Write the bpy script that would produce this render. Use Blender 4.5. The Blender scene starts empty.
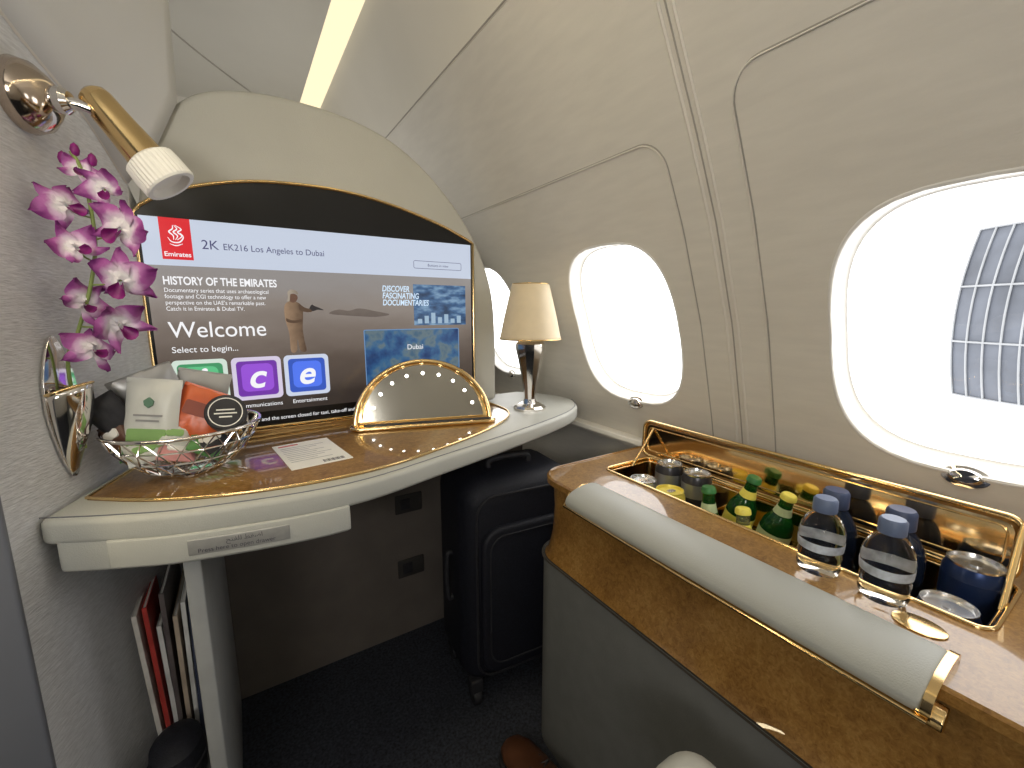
import bpy, bmesh, math, random
from mathutils import Vector, Matrix, Euler
random.seed(3)
H=1.03
S=bpy.context.scene
C=S.collection
pi=math.pi
OFF=Vector((0,0,0))

# ---------------------------------------------------------------- materials
def M(name,col,rough=.5,metal=0,coat=0,nscale=0,namt=.1,bump=0,bscale=60,stretch=(1,1,1),emis=None,estr=0,trans=0,ior=1.45,alpha=1,dist=.002):
    m=bpy.data.materials.new(name); m.use_nodes=True
    nt=m.node_tree; b=nt.nodes['Principled BSDF']
    c=(*col,1)
    b.inputs['Base Color'].default_value=c
    b.inputs['Roughness'].default_value=rough
    b.inputs['Metallic'].default_value=metal
    b.inputs['Coat Weight'].default_value=coat
    b.inputs['Coat Roughness'].default_value=.06
    b.inputs['Transmission Weight'].default_value=trans
    b.inputs['IOR'].default_value=ior
    b.inputs['Alpha'].default_value=alpha
    if emis:
        b.inputs['Emission Color'].default_value=(*emis,1); b.inputs['Emission Strength'].default_value=estr
    if nscale or bump:
        tc=nt.nodes.new('ShaderNodeTexCoord'); mp=nt.nodes.new('ShaderNodeMapping')
        mp.inputs['Scale'].default_value=stretch
        nt.links.new(tc.outputs['Object'],mp.inputs['Vector'])
    if nscale:
        n=nt.nodes.new('ShaderNodeTexNoise'); n.inputs['Scale'].default_value=nscale; n.inputs['Detail'].default_value=4
        nt.links.new(mp.outputs[0],n.inputs['Vector'])
        r=nt.nodes.new('ShaderNodeValToRGB')
        r.color_ramp.elements[0].position=.3; r.color_ramp.elements[1].position=.7
        r.color_ramp.elements[0].color=(*[max(0,x*(1-namt)) for x in col],1)
        r.color_ramp.elements[1].color=(*[min(1,x*(1+namt)) for x in col],1)
        nt.links.new(n.outputs['Fac'],r.inputs[0]); nt.links.new(r.outputs[0],b.inputs['Base Color'])
    if bump:
        n2=nt.nodes.new('ShaderNodeTexNoise'); n2.inputs['Scale'].default_value=bscale; n2.inputs['Detail'].default_value=3
        nt.links.new(mp.outputs[0],n2.inputs['Vector'])
        bp=nt.nodes.new('ShaderNodeBump'); bp.inputs['Strength'].default_value=bump; bp.inputs['Distance'].default_value=dist
        nt.links.new(n2.outputs['Fac'],bp.inputs['Height']); nt.links.new(bp.outputs[0],b.inputs['Normal'])
    return m

def Em(name,col,s=1.0):
    return M(name,(0,0,0),rough=.3,emis=col,estr=s)

def wood_mat():
    m=bpy.data.materials.new('burl_wood'); m.use_nodes=True
    nt=m.node_tree; b=nt.nodes['Principled BSDF']
    tc=nt.nodes.new('ShaderNodeTexCoord')
    n=nt.nodes.new('ShaderNodeTexNoise'); n.inputs['Scale'].default_value=110; n.inputs['Detail'].default_value=10; n.inputs['Roughness'].default_value=.75; n.inputs['Distortion'].default_value=.9
    n3=nt.nodes.new('ShaderNodeTexNoise'); n3.inputs['Scale'].default_value=11; n3.inputs['Detail'].default_value=4
    v=nt.nodes.new('ShaderNodeTexVoronoi'); v.inputs['Scale'].default_value=190
    for q in (n,n3,v): nt.links.new(tc.outputs['Object'],q.inputs['Vector'])
    mixf=nt.nodes.new('ShaderNodeMath'); mixf.operation='MULTIPLY_ADD'; mixf.inputs[1].default_value=.35
    sb=nt.nodes.new('ShaderNodeMath'); sb.operation='MULTIPLY'; sb.inputs[1].default_value=.65
    nt.links.new(n.outputs['Fac'],sb.inputs[0]); nt.links.new(n3.outputs['Fac'],mixf.inputs[0]); nt.links.new(sb.outputs[0],mixf.inputs[2])
    r=nt.nodes.new('ShaderNodeValToRGB'); e=r.color_ramp.elements
    e[0].position=.34; e[0].color=(.14,.062,.014,1); e[1].position=.66; e[1].color=(.41,.235,.075,1)
    x=e.new(.5); x.color=(.27,.140,.037,1)
    nt.links.new(mixf.outputs[0],r.inputs[0])
    mx=nt.nodes.new('ShaderNodeMixRGB'); mx.blend_type='MULTIPLY'; mx.inputs[0].default_value=.35
    r2=nt.nodes.new('ShaderNodeValToRGB'); r2.color_ramp.elements[0].position=0; r2.color_ramp.elements[0].color=(.25,.15,.08,1); r2.color_ramp.elements[1].position=.35; r2.color_ramp.elements[1].color=(1,1,1,1)
    nt.links.new(v.outputs['Distance'],r2.inputs[0])
    nt.links.new(r.outputs[0],mx.inputs[1]); nt.links.new(r2.outputs[0],mx.inputs[2])
    nt.links.new(mx.outputs[0],b.inputs['Base Color'])
    b.inputs['Roughness'].default_value=.3; b.inputs['Specular IOR Level'].default_value=.15; b.inputs['Coat Weight'].default_value=1; b.inputs['Coat Roughness'].default_value=.02; b.inputs['Coat IOR'].default_value=1.5
    return m

WOOD=wood_mat()
LEATHER=M('grey_leather',(.48,.485,.45),.45,nscale=8,namt=.04,bump=.2,bscale=500)
PAD=M('armrest_leather',(.40,.41,.39),.42,nscale=8,namt=.04,bump=.2,bscale=500)
HOUSE=M('cream_leather',(.50,.49,.435),.55,nscale=6,namt=.05,bump=.25,bscale=420)
GOLD=M('polished_gold',(.86,.62,.30),.16,1,nscale=12,namt=.05)
GOLDB=M('gold_mirror',(.92,.65,.28),.14,1,nscale=6,namt=.08)
CHROME=M('chrome',(.78,.75,.72),.08,1,nscale=10,namt=.05)
DCHROME=M('bronze_chrome',(.55,.46,.38),.12,1,nscale=10,namt=.1)
WALLR=M('woven_cream_wall',(.70,.67,.61),.55,nscale=14,namt=.035,bump=.3,bscale=110,stretch=(1,.8,5),dist=.0015)
PLAIN=M('plain_cream_panel',(.74,.71,.64),.5,nscale=4,namt=.03)
CEIL=M('ceiling_panel',(.66,.64,.58),.55,nscale=3,namt=.04)
FABRIC=M('ribbed_wall_fabric',(.66,.67,.70),.7,nscale=60,namt=.12,bump=.7,bscale=70,stretch=(1,1,6),dist=.0025)
UPPER=M('smooth_grey_panel',(.66,.66,.65),.5,nscale=3,namt=.03)
CARPET=M('dark_carpet',(.028,.031,.042),.95,nscale=160,namt=.6,bump=.8,bscale=300)
DARKW=M('dark_wall',(.07,.08,.11),.6,nscale=5,namt=.1)
EDGEG=M('partition_edge_grey',(.16,.17,.20),.5,nscale=5,namt=.05)
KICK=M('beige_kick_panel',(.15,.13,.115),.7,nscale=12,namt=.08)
LOWG=M('lower_grey_panel',(.16,.165,.165),.6,nscale=30,namt=.06,bump=.3,bscale=350)
SEAM=M('seam_shadow',(.38,.36,.32),.8,nscale=10,namt=.1)
SEAML=M('seam_light',(.74,.71,.65),.5,nscale=10,namt=.03)
WHITEP=M('white_plastic',(.82,.81,.78),.4,nscale=20,namt=.03)
BLACK=M('black_gloss',(.01,.01,.012),.12,nscale=10,namt=.2)
BLACKM=M('black_matt',(.025,.025,.03),.6,nscale=40,namt=.3)
OUTL=M('outlet_dark',(.045,.042,.04),.6,nscale=40,namt=.1)
NAVY=M('navy_ballistic_nylon',(.008,.009,.016),.6,nscale=200,namt=.4,bump=.4,bscale=500)
PAPER=M('white_paper',(.85,.84,.80),.7,nscale=30,namt=.03)
INK=M('grey_ink',(.10,.10,.12),.7,nscale=50,namt=.1)

# ---------------------------------------------------------------- geometry helpers
def tag(o,label,cat,group=None,kind=None):
    if label:o['label']=label
    if cat:o['category']=cat
    if group:o['group']=group
    if kind:o['kind']=kind
    return o
def T(name,label,cat,loc=(0,0,0),rot=(0,0,0),group=None,kind=None):
    e=bpy.data.objects.new(name,None); e.empty_display_size=.05
    e.location=loc; e.rotation_euler=rot; C.objects.link(e)
    return tag(e,label,cat,group,kind)
def mo(name,verts,faces,mat,parent=None,smooth=True,bevel=0,ang=35,bseg=3):
    me=bpy.data.meshes.new(name)
    me.from_pydata([tuple(Vector(v)-OFF) for v in verts],[],faces)
    bm=bmesh.new(); bm.from_mesh(me)
    bmesh.ops.remove_doubles(bm,verts=bm.verts,dist=1e-6)
    bmesh.ops.recalc_face_normals(bm,faces=bm.faces)
    bm.to_mesh(me); bm.free()
    if smooth:
        for p in me.polygons:p.use_smooth=True
        me.set_sharp_from_angle(angle=math.radians(ang))
    me.materials.append(mat)
    o=bpy.data.objects.new(name,me); C.objects.link(o)
    if parent:o.parent=parent
    if bevel:
        b=o.modifiers.new('bevel','BEVEL'); b.width=bevel; b.segments=bseg; b.limit_method='ANGLE'; b.angle_limit=math.radians(40)
        if smooth:
            for p in me.polygons:p.use_smooth=True
            me.set_sharp_from_angle(angle=math.radians(180))
    return o
def box(name,size,cen,mat,parent=None,bevel=0,rot=None,bseg=3):
    sx,sy,sz=[s/2 for s in size]
    vs=[Vector((x,y,z)) for x in(-sx,sx) for y in(-sy,sy) for z in(-sz,sz)]
    if rot:
        R=Euler(rot).to_matrix(); vs=[R@v for v in vs]
    vs=[v+Vector(cen) for v in vs]
    return mo(name,vs,[(0,1,3,2),(4,6,7,5),(0,4,5,1),(2,3,7,6),(0,2,6,4),(1,5,7,3)],mat,parent,bevel>0,bevel,bseg=bseg)
def lathe(name,prof,mat,parent=None,segs=36,loc=(0,0,0),rot=None,ang=40,sc=(1,1)):
    vs=[];fs=[];n=len(prof)
    R=rot.to_matrix() if isinstance(rot,Euler) else (rot if rot is not None else Matrix.Identity(3))
    for i in range(segs):
        a=2*pi*i/segs
        for r,z in prof: vs.append(R@Vector((r*math.cos(a)*sc[0],r*math.sin(a)*sc[1],z))+Vector(loc))
    for i in range(segs):
        j=(i+1)%segs
        for k in range(n-1): fs.append((i*n+k,j*n+k,j*n+k+1,i*n+k+1))
    return mo(name,vs,fs,mat,parent,True,0,ang)
def cr(pts,n=8,closed=False):
    P=[Vector(p) for p in pts]; L=len(P); out=[]
    rng=L if closed else L-1
    for i in range(rng):
        p0=P[(i-1)%L] if closed or i>0 else P[0]*2-P[1]
        p1=P[i]; p2=P[(i+1)%L]
        p3=P[(i+2)%L] if closed or i+2<L else P[-1]*2-P[-2]
        for k in range(n):
            t=k/n
            out.append(.5*((2*p1)+(p2-p0)*t+(2*p0-5*p1+4*p2-p3)*t*t+(3*p1-p0-3*p2+p3)*t**3))
    if not closed: out.append(P[-1])
    return out
def cr2(pts,n=6,closed=False): return [(p.x,p.y) for p in cr([(q[0],q[1],0) for q in pts],n,closed)]
def tube(name,pts,r,mat,parent=None,closed=False,segs=8,radii=None):
    P=[Vector(p) for p in pts]; n=len(P); vs=[];fs=[]
    prev=None
    for i in range(n):
        if closed: t=(P[(i+1)%n]-P[i-1])
        else: t=P[min(i+1,n-1)]-P[max(i-1,0)]
        t.normalize()
        if prev is None:
            up=Vector((0,0,1)) if abs(t.z)<.9 else Vector((1,0,0))
            nn=(up-t*up.dot(t)).normalized()
        else: nn=(prev-t*prev.dot(t)).normalized()
        prev=nn; bb=t.cross(nn); rr_=radii[i] if radii else r
        for k in range(segs):
            a=2*pi*k/segs; vs.append(P[i]+nn*math.cos(a)*rr_+bb*math.sin(a)*rr_)
    for i in range(n if closed else n-1):
        j=(i+1)%n
        for k in range(segs):
            l=(k+1)%segs; fs.append((i*segs+k,i*segs+l,j*segs+l,j*segs+k))
    if not closed:
        fs.append(tuple(range(segs))); fs.append(tuple((n-1)*segs+k for k in range(segs)))
    return mo(name,vs,fs,mat,parent,True,0,50)
def prism(name,poly,a0,a1,axis,mat,parent=None,bevel=0,smooth=True,bseg=3):
    def mk(p,h):
        if axis=='z':return (p[0],p[1],h)
        if axis=='y':return (p[0],h,p[1])
        return (h,p[0],p[1])
    n=len(poly)
    vs=[mk(p,a0) for p in poly]+[mk(p,a1) for p in poly]
    fs=[tuple(range(n)),tuple(range(n,2*n))]+[(i,(i+1)%n,n+(i+1)%n,n+i) for i in range(n)]
    return mo(name,vs,fs,mat,parent,smooth,bevel,bseg=bseg)
def rr(cx,cy,hw,hh,r,n=6):
    out=[]
    for (sx,sy,a0) in((1,1,0),(-1,1,90),(-1,-1,180),(1,-1,270)):
        for k in range(n+1):
            a=math.radians(a0+90*k/n)
            out.append((cx+sx*(hw-r)+r*math.cos(a),cy+sy*(hh-r)+r*math.sin(a)))
    return out
def plate_hole(name,outer,inner,z0,z1,mat,parent=None):
    bm=bmesh.new()
    def loop(pts,z):
        v=[bm.verts.new(Vector((p[0],p[1],z))-OFF) for p in pts]
        e=[bm.edges.new((v[i],v[(i+1)%len(v)])) for i in range(len(v))]
        return v,e
    L={}
    for z in(z0,z1):
        vo,eo=loop(outer,z); vi,ei=loop(inner,z)
        bmesh.ops.triangle_fill(bm,use_beauty=True,use_dissolve=False,edges=eo+ei)
        L[z]=(vo,vi)
    for k in(0,1):
        a=L[z0][k]; b=L[z1][k]; n=len(a)
        for i in range(n): bm.faces.new((a[i],a[(i+1)%n],b[(i+1)%n],b[i]))
    bmesh.ops.recalc_face_normals(bm,faces=bm.faces)
    me=bpy.data.meshes.new(name); bm.to_mesh(me); bm.free()
    me.materials.append(mat)
    o=bpy.data.objects.new(name,me); C.objects.link(o)
    if parent:o.parent=parent
    return o
def quad(name,x0,x1,z0,z1,y,mat,parent=None):
    return mo(name,[(x0,y,z0),(x1,y,z0),(x1,y,z1),(x0,y,z1)],[(0,1,2,3)],mat,parent,False)
def text(s,size,loc,mat,parent,rot=(pi/2,0,0),align='LEFT',sx=1,name='lettering',space=1.0,ext=0,bold=0,shear=0):
    cu=bpy.data.curves.new('t','FONT'); cu.body=s; cu.size=size; cu.align_x=align; cu.extrude=ext; cu.space_line=space; cu.offset=bold; cu.shear=shear
    ob=bpy.data.objects.new('t',cu); C.objects.link(ob)
    me=bpy.data.meshes.new_from_object(ob); bpy.data.objects.remove(ob)
    me.materials.clear(); me.materials.append(mat)
    o=bpy.data.objects.new(name,me); C.objects.link(o); o.parent=parent
    o.location=Vector(loc)-OFF; o.rotation_euler=rot; o.scale=(sx,1,1)
    return o
def ribbon(name,path,prof,mat,parent=None):
    n=len(path); P=[Vector((p[0],p[1])) for p in path]; nm=[]
    for i in range(n):
        a=P[max(i-1,0)]; b=P[min(i+1,n-1)]; t=(b-a).normalized(); nm.append(Vector((-t.y,t.x)))
    vs=[];fs=[];m=len(prof)
    for i in range(n):
        for o,z in prof: q=P[i]+nm[i]*o; vs.append((q.x,q.y,z))
    for i in range(n-1):
        for k in range(m-1): fs.append((i*m+k,(i+1)*m+k,(i+1)*m+k+1,i*m+k+1))
    return mo(name,vs,fs,mat,parent,True,0,50)
def pillow(name,w,h,t,mat,parent,loc=(0,0,0),rot=(0,0,0),n=10):
    vs=[];fs=[]
    for s in(1,-1):
        for i in range(n+1):
            for j in range(n+1):
                u=i/n*2-1;v=j/n*2-1
                th=t*.5*(max(0,(1-abs(u)**4))*max(0,(1-abs(v)**3)))**.6
                wr=.0015*math.sin(9*u+5*v)*(1-abs(u))
                vs.append((u*w/2*(1-.04*(1-v*v)),s*th+wr,v*h/2))
    for s in(0,1):
        b=s*(n+1)**2
        for i in range(n):
            for j in range(n):
                a=b+i*(n+1)+j; fs.append((a,a+1,a+n+2,a+n+1))
    o=mo(name,vs,fs,mat,parent,True,0,80); o.location=loc; o.rotation_euler=rot
    return o

# ---------------------------------------------------------------- camera
psi=math.radians(32.4); th=math.radians(9.5)
F=Vector((math.sin(psi)*math.cos(th),math.cos(psi)*math.cos(th),-math.sin(th)))
cd=bpy.data.cameras.new('camera'); cam=bpy.data.objects.new('camera',cd); C.objects.link(cam)
cd.sensor_width=36; cd.lens=430*36/1024; cd.clip_start=.02
cam.location=(0,0,0); cam.rotation_euler=F.to_track_quat('-Z','Y').to_euler()
S.camera=cam

# ---------------------------------------------------------------- room shell
PZ=[-1.03,-.6,-.4,-.3,-.24,-.03,.16,.3,.47,.6]; PX=[.97,.96,.945,.925,.909,.845,.765,.69,.59,.5]
def WX(z):
    if z<=PZ[0]:return PX[0]
    for i in range(len(PZ)-1):
        if z<=PZ[i+1]:
            t=(z-PZ[i])/(PZ[i+1]-PZ[i]); return PX[i]*(1-t)+PX[i+1]*t
    return PX[-1]
WC=[-.49,.155,.80,1.44]; HW=.172; HH=.2; ZC=-.042; CW=.23; Z0=-.29; Z1=.22
zlow=[-1.03,-.8,-.6,-.5,-.45,-.4,-.36,-.32,Z0]; zmid=[Z0+.03*i for i in range(18)]; zhi=[.22,.26,.3,.35,.41,.47,.53,.6]
zall=zlow+zmid[1:]+zhi[1:]
def sup(ang,n=3.0):
    c,s=math.cos(ang),math.sin(ang)
    return (math.copysign(abs(c)**(2/n),c),math.copysign(abs(s)**(2/n),s))
vs=[];fs=[]
def gridadd(ys,zs):
    b=len(vs)
    for y in ys:
        for z in zs: vs.append((WX(z),y,z))
    m=len(zs)
    for i in range(len(ys)-1):
        for k in range(m-1): fs.append((b+i*m+k,b+(i+1)*m+k,b+(i+1)*m+k+1,b+i*m+k+1))
edges=[-1.3]
for c in WC: edges+= [c-CW,c+CW]
edges.append(2.3)
for i in range(0,len(edges),2):
    a,b_=edges[i],edges[i+1]; gridadd([a+(b_-a)*k/4 for k in range(5)],zall)
for c in WC:
    ys=[c-CW+2*CW*k/10 for k in range(11)]
    gridadd(ys,zlow); gridadd(ys,zhi)
    loop=[(y,Z0) for y in ys[:-1]]+[(c+CW,z) for z in zmid[:-1]]+[(y,Z1) for y in ys[::-1][:-1]]+[(c-CW,z) for z in zmid[::-1][:-1]]
    b=len(vs); R=5; L=len(loop)
    for (y,z) in loop:
        a=math.atan2((z-ZC)/.255,(y-c)/CW); s=sup(a); hy=c+HW*s[0]; hz=ZC+HH*s[1]
        for k in range(R):
            t=k/(R-1); yy=y*(1-t)+hy*t; zz=z*(1-t)+hz*t; vs.append((WX(zz),yy,zz))
    for i in range(L):
        j=(i+1)%L
        for k in range(R-1): fs.append((b+i*R+k,b+j*R+k,b+j*R+k+1,b+i*R+k+1))
w=mo('wall_right',vs,fs,WALLR,None,True,0,60); tag(w,'cream woven-texture cabin sidewall curving inward with window openings','wall',kind='structure')

GLASS=bpy.data.materials.new('window_glass'); GLASS.use_nodes=True
nt=GLASS.node_tree; nt.nodes.remove(nt.nodes['Principled BSDF'])
tr=nt.nodes.new('ShaderNodeBsdfTransparent'); gl=nt.nodes.new('ShaderNodeBsdfGlossy'); gl.inputs['Roughness'].default_value=.02
mx=nt.nodes.new('ShaderNodeMixShader'); mx.inputs[0].default_value=.04
nt.links.new(tr.outputs[0],mx.inputs[1]); nt.links.new(gl.outputs[0],mx.inputs[2]); nt.links.new(mx.outputs[0],nt.nodes['Material Output'].inputs[0])

def winring(c,scale,depth,N=64):
    out=[]
    for i in range(N):
        s=sup(2*pi*i/N); y=c+HW*scale*s[0]; z=ZC+HH*scale*s[1] if scale<=1 else ZC+(HH+HW*(scale-1))*s[1]
        out.append(Vector((WX(z),y,z))+Vector((.95,0,.31))*depth)
    return out
for n,c in enumerate(WC,1):
    e=T('window_%d'%n,'rounded cabin window with white surround and bright daylight','window',(WX(ZC),c,ZC),kind='structure')
    OFF=Vector(e.location)
    rings=[(1.035,.001),(1.02,-.0012),(1.005,-.001),(.997,.002),(.990,.010),(.978,.024),(.966,.036),(.95,.038)]
    vs=[];fs=[]
    for sc,d in rings: vs+=winring(c,sc,d)
    for k in range(len(rings)-1):
        for i in range(64):
            j=(i+1)%64; fs.append((k*64+i,k*64+j,(k+1)*64+j,(k+1)*64+i))
    mo('window_frame',vs,fs,WHITEP,e,True,0,60)
    v=winring(c,.96,.040); mo('window_pane',v,[tuple(range(64))],GLASS,e,False)
    p=Vector((WX(ZC-.205),c,ZC-.204))
    o=lathe('shade_button',[(0,-.006),(.009,-.0055),(.011,-.003),(.012,0),(.016,.001),(.0165,.004)],CHROME,e,24,p,Euler((0,pi/2+.3,0)),sc=(1,1.7))
    OFF=Vector((0,0,0))

tn=[0]
def trim(pts,r,mat,label,closed=False):
    tn[0]+=1
    o=tube('trim_%d'%tn[0],pts,r,mat,None,closed,6); tag(o,label,'wall trim',kind='structure'); return o
def dens(p,q,n=14): return [(p[0]+(q[0]-p[0])*i/n,p[1]+(q[1]-p[1])*i/n) for i in range(n+1)]
def panel(y0,y1,zt,zb,r=.05):
    P=dens((y0,zb),(y0,zt-r))
    P+=[(y0+r-r*math.cos(a),zt-r+r*math.sin(a)) for a in [pi/2*k/8 for k in range(1,8)]]
    P+=dens((y0+r,zt),(y1-r,zt))
    P+=[(y1-r+r*math.sin(a),zt-r+r*math.cos(a)) for a in [pi/2*k/8 for k in range(1,8)]]
    P+=dens((y1,zt-r),(y1,zb))
    trim([(WX(z)-.0002,y,z) for y,z in P],.0013,SEAM,'thin dark panel joint on the sidewall')
    trim([(WX(z)-.0003,y+.0028,z-.0028) for y,z in P],.0015,SEAML,'pale painted highlight line beside the sidewall panel joint')  # pale tube stands in for the highlight along the joint
panel(.57,1.72,.315,-.33)
panel(-.18,.43,.36,-.33)
for y in(.488,.512):
    trim([(WX(z)-.0002,y,z) for z in [-.33+i*.93/30 for i in range(31)]],.0032,SEAML,'pale vertical bead between sidewall panels')
trim([(WX(z)-.0005,.50,z) for z in [-.33+i*.93/30 for i in range(31)]],.0015,SEAM,'dark vertical joint between sidewall panels')
prism('trim_ledge',[(.97,-.345),(.905,-.35),(.90,-.362),(.91,-.375),(.97,-.378)],.765,2.3,'y',PLAIN,None,.003)
tag(bpy.data.objects['trim_ledge'],'cream ledge running along the sidewall below windows','ledge',kind='structure')

# ceiling, cove
STRIP=Em('warm_light_strip',(1,.86,.56),1.15)
o=mo('ceiling',[(-1,-1.3,.85),(.30,-1.3,.85),(.30,2.3,.85),(-1,2.3,.85),(-1,-1.3,.9),(.30,-1.3,.9),(.30,2.3,.9),(-1,2.3,.9)],[(0,1,2,3),(4,5,6,7),(1,2,6,5),(0,3,7,4)],CEIL,None,False); tag(o,'grey-cream curved cabin ceiling panel','ceiling',kind='structure')
prism('trim_cove',[(.500,.598),(.480,.645),(.455,.698),(.427,.748),(.398,.795),(.376,.830),(.370,.855),(.370,.90),(.60,.90),(.56,.60)],-1.3,2.3,'y',PLAIN,None)
tag(bpy.data.objects['trim_cove'],'smooth cream cove panel between ceiling and sidewall','ceiling cove',kind='structure')
o=mo('trim_lightstrip',[(.30,-1.3,.853),(.374,-1.3,.838),(.374,2.3,.838),(.30,2.3,.853)],[(0,1,2,3)],STRIP,None,False); tag(o,'warm glowing light slot recessed along the ceiling','ceiling light',kind='structure')
trim([(.4985,-1.3+3.6*i/6,.601) for i in range(7)],.002,SEAM,'shadow joint between cove panel and sidewall')
trim(cr([(-.30,1.3,.849),(-.117,1.75,.849),(.12,2.1,.849),(.29,2.28,.849)],8),.003,SEAM,'dark joint across the ceiling panels')

o=mo('floor',[(-1,-1.3,-1.03),(1.1,-1.3,-1.03),(1.1,2.3,-1.03),(-1,2.3,-1.03)],[(0,1,2,3)],CARPET,None,False); tag(o,'dark grey carpeted cabin floor','floor',kind='structure')
o=mo('wall_front',[(-1,2.3,-1.03),(1.1,2.3,-1.03),(1.1,2.3,.95),(-1,2.3,.95)],[(0,1,2,3)],PLAIN,None,False); tag(o,'cream front bulkhead wall','wall',kind='structure')
o=mo('wall_back',[(-1,-1.3,-1.03),(1.1,-1.3,-1.03),(1.1,-1.3,.95),(-1,-1.3,.95)],[(0,1,2,3)],PLAIN,None,False); tag(o,'cream rear cabin wall','wall',kind='structure')
o=mo('wall_aisle',[(-1,-1.3,-1.03),(-1,2.3,-1.03),(-1,2.3,.95),(-1,-1.3,.95)],[(0,1,2,3)],DARKW,None,False); tag(o,'dark aisle-side wall beyond the suite partition','wall',kind='structure')

def LX(y): return -.262+.291*(y-.735) if y<1.12 else -.15
cols=[(.735,.49),(.80,.435),(.877,.38),(.94,.348),(1.009,.3175),(1.06,.282),(1.117,.24),(1.26,.2)]
vs=[];fs=[]
for y,zt in cols:
    x=LX(y); vs+=[(x,y,-1.03),(x,y,zt),(x-.035,y,zt),(x-.035,y,-1.03)]
for i in range(len(cols)-1):
    for k in range(4): fs.append((i*4+k,(i+1)*4+k,(i+1)*4+(k+1)%4,i*4+(k+1)%4))
fs+= [(0,1,2,3),tuple(len(vs)-4+k for k in range(4))]
o=mo('wall_left',vs,fs,FABRIC,None,False); tag(o,'light grey ribbed fabric suite partition wall','wall',kind='structure')
box('trim_edge',(.05,.012,1.50),(-.279,.727,-.28),EDGEG,None,.004); tag(bpy.data.objects['trim_edge'],'smooth dark grey edge strip of the partition','wall trim',kind='structure')
rows=[[(LX(y),y,z) for y,z in ((.735,.49),(.877,.38),(1.009,.3175),(1.113,.24))],
[(-.262,.735,.55),(-.21,.877,.44),(-.158,1.015,.38),(-.105,1.115,.31)],
[(-.25,.735,.62),(-.185,.877,.53),(-.122,1.018,.46),(-.064,1.117,.40)],
[(-.22,.735,.73),(-.16,.877,.68),(-.10,1.018,.64),(-.058,1.117,.60)],
[(-.19,.735,.85),(-.14,.877,.85),(-.09,1.018,.85),(-.058,1.117,.85)]]
rows=[cr(r,5) for r in rows]; vs=[p for r in rows for p in r]; m=len(rows[0]); fs=[]
for i in range(len(rows)-1):
    for k in range(m-1): fs.append((i*m+k,i*m+k+1,(i+1)*m+k+1,(i+1)*m+k))
o=mo('wall_upper',vs,fs,UPPER,None,True,0,70); tag(o,'smooth pale grey upper partition panel curving overhead','wall panel',kind='structure')
md=o.modifiers.new('s','SOLIDIFY'); md.thickness=.012; md.offset=0
trim([(a.x+.001,a.y,a.z) for a in rows[0]],.003,SEAML,'pale edge bead above the fabric wall')

# ---------------------------------------------------------------- desk
desk=T('desk','burl wood topped suite desk with grey leather rim and drawer','desk',(.3,1.0,-1.03)); OFF=Vector(desk.location)
fr=cr2([(-.246,.782),(-.16,.740),(-.065,.707),(.127,.684),(.322,.735),(.62,.832),(.785,.908),(.866,1.00),(.880,1.09),(.84,1.20)],6)
outline=fr+[(.80,1.235),(-.145,1.235),(-.149,1.115)]
prism('desk_rim',outline,-.309,-.272,'z',LEATHER,desk,.009,bseg=4)
wood=cr2([(-.208,.835),(-.14,.785),(-.06,.747),(.03,.727),(.127,.722),(.22,.737),(.30,.766),(.40,.81),(.50,.865),(.575,.925),(.612,.99),(.62,1.06)],3)+[(.62,1.115),(-.118,1.115),(-.15,1.04)]
prism('wood_top',wood,-.274,-.269,'z',WOOD,desk,.0015)
tube('gold_trim',[(p[0],p[1],-.2685) for p in wood],.0025,GOLD,desk,True)
dr=[p for p in fr if -.243<p[0]<.13]
cab=[(p[0],p[1]+.002) for p in dr]+[(.125,.95),(-.185,.95)]
prism('drawer_housing',cab,-.350,-.300,'z',LEATHER,desk,.006)
df=[p for p in fr if -.175<p[0]<.128]
dface=[(p[0],p[1]-.003) for p in df]+[(p[0],p[1]+.01) for p in df[::-1]]
drw=prism('drawer',dface,-.345,-.304,'z',LEATHER,desk,.003)
tube('rim_stitch',[(p[0],p[1]+.010,-.2716) for p in fr[:44]],.0009,EDGEG,desk)
def fy(x):
    for i in range(len(fr)-1):
        if fr[i][0]<=x<=fr[i+1][0]:
            t=(x-fr[i][0])/(fr[i+1][0]-fr[i][0]); return fr[i][1]*(1-t)+fr[i+1][1]*t
    return fr[0][1]
px=[-.085+.125*k/8 for k in range(9)]
pl=[(x,fy(x)-.0045) for x in px]+[(x,fy(x)-.001) for x in px[::-1]]
PLM=M('brushed_plate',(.38,.38,.37),.35,.3,nscale=60)
prism('drawer_plate',pl,-.336,-.313,'z',PLM,drw,.001)
def dtext(s,size,x0,x1,z):
    a=math.atan2(fy(x1)-fy(x0),x1-x0)
    mid=min(fy(x0+(x1-x0)*k/6)-(fy(x0)+(fy(x1)-fy(x0))*k/6) for k in range(7))
    text(s,size,(x0,fy(x0)-.0052+mid,z),INK,drw,rot=(pi/2,0,a))
dtext('Press here to open drawer',.0088,-.074,.032,-.3325)
dtext('\ufea2\ufe98\ufed4\ufee0\ufedf \ufec2\ufed0\ufebf\ufe8d',.0095,-.040,.02,-.3225)
box('side_panel',(.022,.46,.70),(-.088,.985,-.675),M('desk_side_grey',(.36,.37,.37),.55,nscale=30,namt=.05),desk,.003)
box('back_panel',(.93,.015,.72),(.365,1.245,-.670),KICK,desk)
box('magazine_shelf',(.080,.42,.012),(-.142,.97,-.80),LOWG,desk)
OFF=Vector((0,0,0))
for z in(-.585,-.80):
    e=T('power_outlet','dark recessed power outlet on the panel under the desk','power outlet',(.402,1.237,z),group='outlets under the desk')
    box('outlet_plate',(.085,.006,.06),(0,-.003,0),OUTL,e,.003)
    box('outlet_socket',(.03,.004,.035),(-.012,-.007,0),BLACKM,e,.002)

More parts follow.
